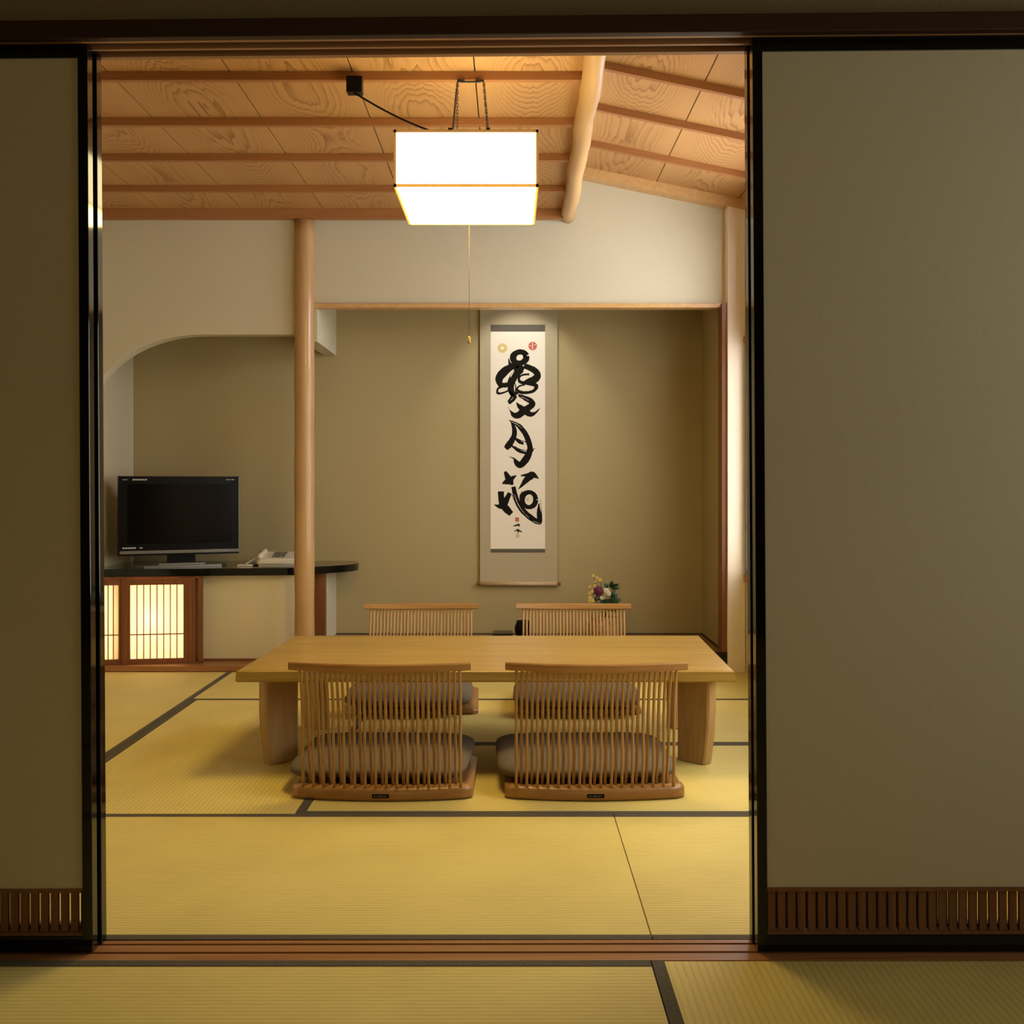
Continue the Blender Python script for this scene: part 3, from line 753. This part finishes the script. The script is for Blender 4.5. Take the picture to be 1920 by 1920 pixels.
b = MB(); tbx(b, .255, .40, .02, .06, .535, z0); b.build('neck', M['black'], tv)
b = MB(); q0 = [(.12, -.09), (.52, -.09), (.56, -.02), (.50, .14), (.14, .14), (.08, -.02)]
b.prism([tuple((TO + TU * a + TN * c) + Vector((0, 0, .5185))) for a, c in q0], (0, 0, .010)); b.prism([tuple((TO + TU * (.32 + (a - .32) * .6) + TN * (.02 + (c - .02) * .6)) + Vector((0, 0, .5285))) for a, c in q0], (0, 0, .008)); b.build('base', M['foot'], tv, label='silver foot plate')
# low dark tray right of the television
b = MB(); b.box(-1.47, -1.34, 6.20, 6.36, .5182, .523, .001); tag(b.build('notepad', M['black']), 'thin black folder lying on the shelf between television and telephone', 'folder')

# ------------------------------------------------------------------ telephone
ph = thing('telephone', 'cream telephone on the black shelf beside the column', 'telephone', (-1.25, 6.25, .518))
b = MB()
def wedge(b, x0, x1, y0, y1, z0, za, zb, bev=.006):
    t = bmesh.new(); vs = [t.verts.new(p) for p in ((x0, y0, z0), (x1, y0, z0), (x1, y1, z0), (x0, y1, z0), (x0 + .006, y0 + .004, za), (x1 - .006, y0 + .004, za), (x1 - .006, y1 - .004, zb), (x0 + .006, y1 - .004, zb))]
    for f in ((0, 3, 2, 1), (4, 5, 6, 7), (0, 1, 5, 4), (1, 2, 6, 5), (2, 3, 7, 6), (3, 0, 4, 7)): t.faces.new([vs[i] for i in f])
    bmesh.ops.bevel(t, geom=t.edges[:], offset=bev, segments=2, affect='EDGES'); b.merge(t)
wedge(b, -1.365, -1.135, 6.16, 6.33, .5185, .556, .590, .012)
b.build('body', M['cream'], ph)
b = MB()
for i in range(3):
    for j in range(4):
        x = -1.285 + i * .024; y = 6.195 + j * .026; z = .5565 + (y - 6.16) * .21; b.box(x, x + .018, y, y + .018, z, z + .008, .0015)
b.build('keypad', M['grey_key'], ph)
b = MB(); hx = -1.345
b.tube([(hx - .005, 6.165, .560), (hx - .002, 6.19, .572), (hx, 6.25, .584), (hx, 6.30, .592), (hx, 6.325, .588)], [.010, .014, .010, .014, .010], 10); b.build('handset', M['cream'], ph)
b = MB(); b.box(-1.46, -1.385, 6.14, 6.20, .5185, .527, .002); b.tube([(-1.425, 6.17, .527), (-1.37, 6.2, .560)], .004, 6); b.build('stand', M['cream'], ph)

# ------------------------------------------------------------------ hanging scroll
DS = 6.585; sc = DS / F
sr = thing('hanging_scroll', 'tall hanging scroll with bold black brush calligraphy in the alcove', 'hanging scroll', tuple(P(972, 830, DS)))
def pb(b, x0, x1, y0, y1, d0, d1):
    a = P(x0, y1, DS); c = P(x1, y0, DS); b.box(a.x, c.x, d0, d1, a.z, c.z); return b
pb(MB(), 900, 1045, 560, 1092, DS - .003, DS).build('mount', M['mount'], sr)
pb(MB(), 920, 1022, 622, 1029, DS - .0042, DS - .003).build('paper', M['paper'], sr)
pb(MB(), 920, 1022, 609, 622, DS - .0042, DS - .003).build('brocade_band', M['brocade'], sr)
pb(MB(), 920, 1022, 1029, 1036, DS - .0042, DS - .003).build('brocade_band', M['brocade'], sr)
a = P(897, 1094, DS); c = P(1049, 1094, DS)
MB().tube([(a.x + .012, DS - .014, a.z), (c.x - .012, DS - .014, a.z)], .0125, 14).build('roller', M['rod'], sr)
b = MB(); b.tube([(a.x - .006, DS - .014, a.z), (a.x + .012, DS - .014, a.z)], .0095, 12); b.tube([(c.x - .012, DS - .014, a.z), (c.x + .006, DS - .014, a.z)], .0095, 12); b.build('roller_end', M['redwood'], sr)
YI = DS - .0044
def cat(pts, n=8):
    out = []; P_ = [pts[0]] + pts + [pts[-1]]
    for i in range(1, len(P_) - 2):
        p0, p1, p2, p3 = P_[i - 1:i + 3]
        for k in range(n):
            t_ = k / n
            out.append(tuple(.5 * (2 * p1[j] + (p2[j] - p0[j]) * t_ + (2 * p0[j] - 5 * p1[j] + 4 * p2[j] - p3[j]) * t_ ** 2 + (-p0[j] + 3 * p1[j] - 3 * p2[j] + p3[j]) * t_ ** 3) for j in range(3)))
    out.append(pts[-1]); return out
def stroke(b, pts, ox, oy, k, closed=False, dry=0.0, lay=0):
    """brush stroke from (x, y, width) in a magnified view; origin (ox, oy), magnification k"""
    if closed: pts = pts + [pts[0]]
    c = cat([(x / k + ox, y / k + oy, w_ / k) for x, y, w_ in pts]); L = []; R_ = []
    for i, (x, y, w_) in enumerate(c):
        x0, y0, _ = c[max(0, i - 1)]; x1, y1, _ = c[min(len(c) - 1, i + 1)]
        dx, dy = x1 - x0, y1 - y0; l = math.hypot(dx, dy) or 1; nx, ny = -dy / l, dx / l
        j1 = random.uniform(-.35, .35); j2 = random.uniform(-.35, .35); h = max(w_ / 2, .3)
        L.append((x + nx * (h + j1), y + ny * (h + j1))); R_.append((x - nx * (h + j2), y - ny * (h + j2)))
    yy = YI - .00012 * lay
    def vt(p): q = P(p[0], p[1], DS); return b.bm.verts.new((q.x, yy, q.z))
    Lv = [vt(p) for p in L]; Rv = [vt(p) for p in R_]
    for i in range(len(Lv) - 1): b.bm.faces.new((Lv[i], Lv[i + 1], Rv[i + 1], Rv[i]))
def ring(cx, cy, rx, ry, w_, tilt=0, n=10):
    o = []
    for i in range(n):
        a = 2 * PI * i / n; x = rx * math.cos(a); y = ry * math.sin(a)
        o.append((cx + x * math.cos(tilt) - y * math.sin(tilt), cy + x * math.sin(tilt) + y * math.cos(tilt), w_ * (1 + .12 * math.sin(a * 2 + 1)))); 
    return o
K1 = (900, 590, 8.35); K2 = (900, 780, 8.0)
ch1 = [ [(450, 690, 14), (462, 760, 34), (520, 800, 60)], [(600, 785, 70), (480, 825, 90), (380, 895, 115), (305, 985, 112), (305, 1070, 80), (330, 1130, 50)],
 [(240, 1015, 8), (290, 1040, 60), (330, 1090, 50), (440, 1085, 40)], [(440, 1110, 60), (340, 1125, 40), (275, 1170, 26), (280, 1230, 34), (350, 1228, 24), (450, 1190, 26)],
 [(650, 790, 130), (585, 900, 112), (515, 1000, 105), (480, 1100, 100), (490, 1200, 82), (545, 1275, 90)],
 [(690, 800, 70), (800, 845, 80), (880, 900, 88), (900, 965, 95), (850, 1015, 100), (760, 1045, 80), (680, 1070, 50), (615, 1040, 40), (620, 975, 26), (690, 940, 26), (770, 935, 30)],
 [(610, 955, 12), (650, 915, 16), (680, 890, 10)],
 [(650, 1060, 40), (770, 1080, 55), (855, 1095, 60), (880, 1140, 52), (830, 1200, 42), (720, 1222, 42), (625, 1212, 46), (580, 1165, 26), (620, 1118, 22), (700, 1104, 18)], [(850, 1110, 40), (912, 1108, 22)],
 [(540, 1060, 12), (560, 1120, 14), (560, 1200, 22), (600, 1240, 30)], [(470, 1190, 20), (500, 1250, 40), (560, 1290, 60)],
 [(560, 1270, 50), (510, 1330, 62), (450, 1395, 30)], [(500, 1270, 20), (470, 1320, 24), (432, 1368, 14)],
 [(600, 1258, 30), (690, 1300, 60), (780, 1345, 78), (830, 1400, 70), (770, 1450, 85), (680, 1510, 95), (600, 1575, 90), (530, 1570, 70), (470, 1500, 12), (438, 1445, 5)],
 [(568, 1372, 10), (620, 1440, 60), (700, 1505, 90), (785, 1560, 72), (860, 1540, 36), (945, 1460, 6)] ]
ch2 = [ [(432, 62, 8), (520, 108, 40), (600, 165, 66), (680, 270, 72), (730, 390, 78), (750, 480, 76), (730, 570, 90), (680, 660, 98), (605, 735, 88), (548, 700, 70), (510, 640, 26), (440, 610, 5)],
 [(745, 560, 66), (790, 510, 26), (825, 482, 5)], [(470, 90, 20), (512, 190, 62), (512, 290, 70), (470, 380, 82), (420, 450, 88), (385, 490, 60)],
 [(520, 330, 26), (590, 390, 46), (655, 415, 30)], [(530, 322, 9), (620, 370, 12), (700, 392, 12)], [(470, 440, 26), (560, 510, 42), (640, 545, 38), (710, 560, 34)], [(520, 455, 8), (600, 500, 10), (700, 520, 10)] ]
ch3 = [ [(375, 832, 34), (415, 915, 80), (465, 995, 80), (500, 1030, 14)], [(330, 1015, 10), (420, 975, 92), (495, 925, 52), (550, 888, 5)],
 [(610, 895, 14), (700, 885, 46), (790, 880, 78), (882, 940, 10)], [(795, 840, 40), (790, 890, 70), (700, 955, 84), (640, 1025, 50), (575, 1100, 8)],
 [(315, 1130, 86), (318, 1230, 84), (345, 1330, 100), (410, 1410, 100), (470, 1470, 74)], [(215, 1332, 8), (290, 1355, 60), (350, 1350, 90)], [(450, 1155, 56), (405, 1240, 76), (370, 1320, 90)],
 [(500, 1060, 60), (530, 1190, 66), (580, 1320, 62), (660, 1430, 70), (770, 1530, 76), (870, 1590, 66), (925, 1600, 36)], [(480, 1180, 8), (530, 1300, 10), (600, 1420, 12), (720, 1540, 10), (850, 1622, 8)],
 [(905, 1595, 56), (890, 1490, 74), (882, 1390, 40), (885, 1310, 12)], [(925, 1590, 12), (922, 1400, 8), (908, 1250, 5)], [(640, 1130, 14), (600, 1200, 12), (605, 1290, 14)],
 [(505, 1650, 18), (545, 1640, 22), (600, 1622, 14)], [(560, 1610, 12), (590, 1655, 22)], [(515, 1722, 12), (570, 1722, 16), (630, 1738, 14)], [(565, 1690, 12), (575, 1755, 16)], [(545, 1700, 10), (600, 1712, 10)] ]
b = MB()
fat = lambda st, k: [(x, y, w_ * k) for x, y, w_ in st]
for i, s_ in enumerate(ch1): stroke(b, fat(s_, 1.14), *K1, lay=i % 3)
stroke(b, ring(622, 672, 106, 86, 92, -.25), *K1, closed=True, lay=3)
for i, s_ in enumerate(ch2): stroke(b, fat(s_, 1.08), *K2, lay=i % 3)
for i, s_ in enumerate(ch3): stroke(b, fat(s_, 1.08), *K2, lay=i % 3)
stroke(b, ring(735, 1255, 102, 112, 72, 0), *K2, closed=True, lay=3)
b.build('calligraphy', M['ink'], sr)
b = MB()     # dry-brush streaks where the paper shows through
for s_ in ([(500, 880, 5), (470, 985, 20), (520, 900, 5)],): stroke(b, [(535, 885, 6), (500, 935, 18), (478, 980, 5)], *K1, lay=6)
stroke(b, [(640, 1285, 3), (720, 1320, 5), (760, 1345, 3)], *K1, lay=6); stroke(b, [(480, 90, 3), (560, 128, 6), (620, 180, 4)], *K2, lay=6)
stroke(b, [(520, 1180, 3), (560, 1300, 5), (640, 1430, 5), (740, 1530, 3)], *K2, lay=6); stroke(b, [(800, 1575, 3), (870, 1605, 4), (900, 1606, 3)], *K2, lay=6)
stroke(b, [(480, 1345, 3), (520, 1290, 6)], *K1, lay=6); stroke(b, [(300, 1190, 16), (315, 1200, 10)], *K1, lay=6); stroke(b, [(340, 1190, 8), (420, 1150, 24), (425, 1140, 6)], *K1, lay=6)
b.build('dry_brush_streak', M['paper'], sr)
def disc(name, px, py, r, mt, lay=4, inner=None):
    b = MB(); q = P(px, py, DS); n_ = 20; rr = r * sc
    vs = [b.bm.verts.new((q.x + rr * math.cos(2 * PI * k / n_), YI - .00012 * lay, q.z + rr * math.sin(2 * PI * k / n_))) for k in range(n_)]
    if inner:
        ri = inner * sc; vi = [b.bm.verts.new((q.x + ri * math.cos(2 * PI * k / n_), YI - .00012 * lay, q.z + ri * math.sin(2 * PI * k / n_))) for k in range(n_)]
        for k in range(n_): b.bm.faces.new((vs[k], vs[(k + 1) % n_], vi[(k + 1) % n_], vi[k]))
    else: b.bm.faces.new(vs)
    return b.build(name, mt, sr)
disc('gold_seal', 941.9, 652.9, 9, M['seal_gold'], inner=3.2)
disc('red_seal', 998.8, 649, 8, M['seal_red'])
b = MB(); pb(b, 997.6, 999, 642.5, 655, YI - .0009, YI - .0008); pb(b, 992.5, 995.5, 648, 649.2, YI - .0009, YI - .0008); pb(b, 1001.5, 1004.5, 646, 647.2, YI - .0009, YI - .0008); b.build('seal_line', M['paper'], sr)
b = MB(); pb(b, 966, 973, 970, 978, YI - .0006, YI - .0005); b.build('red_seal', M['seal_red'], sr)
b = MB(); pb(b, 967.5, 973.5, 1000.5, 1008, YI - .0006, YI - .0005); b.build('signature_seal', M['seal_faint'], sr)
disc('red_dot', 989.5, 936.3, 2.2, M['seal_faint'])

# ------------------------------------------------------------------ flowers in a bamboo basket on the alcove floor
DFL = 6.28; fc = P(1133, 1190, DFL)
fl = thing('flower_basket', 'bamboo basket of purple, white and yellow flowers behind the far right chair', 'flower arrangement', (fc.x, DFL, .098))
b = MB(); b.lathe([(.055, .0), (.082, .02), (.092, .06), (.085, .10), (.072, .125), (.078, .135), (.066, .135), (.060, .10), (.05, .02)], (fc.x, DFL, .0985), 28)
b.build('basket', M['basket'], fl)
b = MB(); hp = [(fc.x - .078 + .156 * k / 16, DFL + .0, .225 + .14 * math.sin(PI * k / 16)) for k in range(17)]; b.tube(hp, .005, 7)
b.build('basket_handle', M['basket'], fl)
def fp(px, py, dd=0): return P(px, py, DFL + dd)
def leaf(b, p, q, w_, bend=.01):
    p, q = Vector(p), Vector(q); d = q - p; side = d.cross(Vector((.15, -1, .1))).normalized(); rows = []
    for k in range(7):
        t_ = k / 6; c = p + d * t_ + Vector((0, -bend * math.sin(PI * t_), -bend * .5 * t_ * t_)); ww = w_ * math.sin(PI * min(1, t_ * .92 + .06)) ** .8
        rows.append([b.bm.verts.new(c - side * ww), b.bm.verts.new(c + Vector((0, .0035, 0))), b.bm.verts.new(c + side * ww), b.bm.verts.new(c + Vector((0, -.001, .001)))])
    for a, c in zip(rows, rows[1:]):
        for k in range(4): b.bm.faces.new((a[k], a[(k + 1) % 4], c[(k + 1) % 4], c[k]))
base = Vector((fc.x, DFL, .225))
stems = MB()
for (px, py) in ((1122, 1108), (1138, 1112), (1112, 1080), (1125, 1087), (1106, 1105), (1150, 1100), (1158, 1095), (1156, 1120)):
    q = fp(px, py); stems.tube([base, (base + q) / 2 + Vector((.004, .004, .006)), q], .0018, 5)
stems.build('stem', M['leaf'], fl)
for (px, py, ex, ey, w_) in ((1140, 1102, 1133, 1092, .012), (1144, 1102, 1148, 1087, .012), (1146, 1102, 1160, 1093, .011), (1146, 1104, 1163, 1100, .010), (1142, 1126, 1158, 1112, .016), (1142, 1128, 1165, 1122, .018), (1140, 1130, 1163, 1134, .016), (1135, 1128, 1120, 1132, .014), (1130, 1120, 1118, 1122, .012), (1128, 1132, 1143, 1122, .014), (1125, 1135, 1112, 1140, .012), (1140, 1135, 1155, 1146, .014), (1122, 1116, 1114, 1126, .010), (1148, 1120, 1152, 1106, .010)):
    b = MB(); leaf(b, fp(px, py, random.uniform(-.02, .02)), fp(ex, ey, random.uniform(-.04, .0)), w_); b.build('leaf', M['leaf'], fl)
def bloom(px, py, r, mt, rings_=3, name='flower'):
    b = MB(); c = fp(px, py, -.03)
    for j in range(rings_):
        n_ = 7 - j; rr = r * (1 - .28 * j)
        for k in range(n_):
            a = 2 * PI * k / n_ + j * .5; t_ = c + Vector((math.cos(a) * rr * .62, -.006 - .005 * j, math.sin(a) * rr * .62)); b.ball(t_, rr * .46, (1, .45, 1), 8)
    b.ball(c + Vector((0, -.016, 0)), r * .25, (1, 1, 1), 8)
    b.build(name, mt, fl)
bloom(1122, 1108, .027, M['purple']); bloom(1136.5, 1108, .016, M['white_petal'], 2); bloom(1141, 1113, .013, M['white_petal'], 2); bloom(1127.5, 1121, .010, M['white_petal'], 2)
for (px, py, r) in ((1112, 1079.5, .009), (1124.5, 1087, .011), (1119, 1083, .007), (1106, 1100, .007), (1110, 1108.5, .008), (1105.5, 1112, .008), (1106, 1121, .010), (1111, 1126, .010), (1105, 1127, .008), (1115, 1098, .008), (1116, 1090, .006)):
    bloom(px, py, r, M['yellow'], 1)
# incense burner and its flat tray
bu = MB(); bu.lathe([(.020, 0), (.022, .006), (.038, .020), (.047, .045), (.046, .072), (.036, .094), (.038, .102), (.030, .102), (.026, .085), (.004, .080)], (.070, 6.38, .0985), 28)
tag(bu.build('incense_burner', M['black']), 'small round black pot at the left foot of the far right chair back', 'incense burner')
bu = MB(); bu.box(-.10, .012, 6.42, 6.55, .0985, .124, .003)
tag(bu.build('tray', M['lacquer_soft']), 'thin dark tray lying on the alcove floor below the scroll', 'tray')

# spotlight recessed in the alcove ceiling, aimed at the scroll
sl = thing('alcove_spotlight', 'small recessed spotlight hidden above the alcove lintel lighting the scroll', 'lamp', (.06, 6.2, 2.12))
MB().lathe([(.035, 0), (.04, .03), (.03, .03), (.028, .002)], (.06, 6.2, 2.118), 20).build('housing', M['black'], sl)
L = bpy.data.lights.new('spot', 'SPOT'); L.energy = SPOT; L.color = SPOT_COL; L.spot_size = math.radians(80); L.spot_blend = .55; L.shadow_soft_size = .02
lo = bpy.data.objects.new('spot', L); COL.objects.link(lo); lo.parent = sl; lo.location = (0, 0, -.006)
lo.rotation_euler = (Vector((.06, 6.6, 1.4)) - Vector((.06, 6.2, 2.11))).to_track_quat('-Z', 'Y').to_euler()
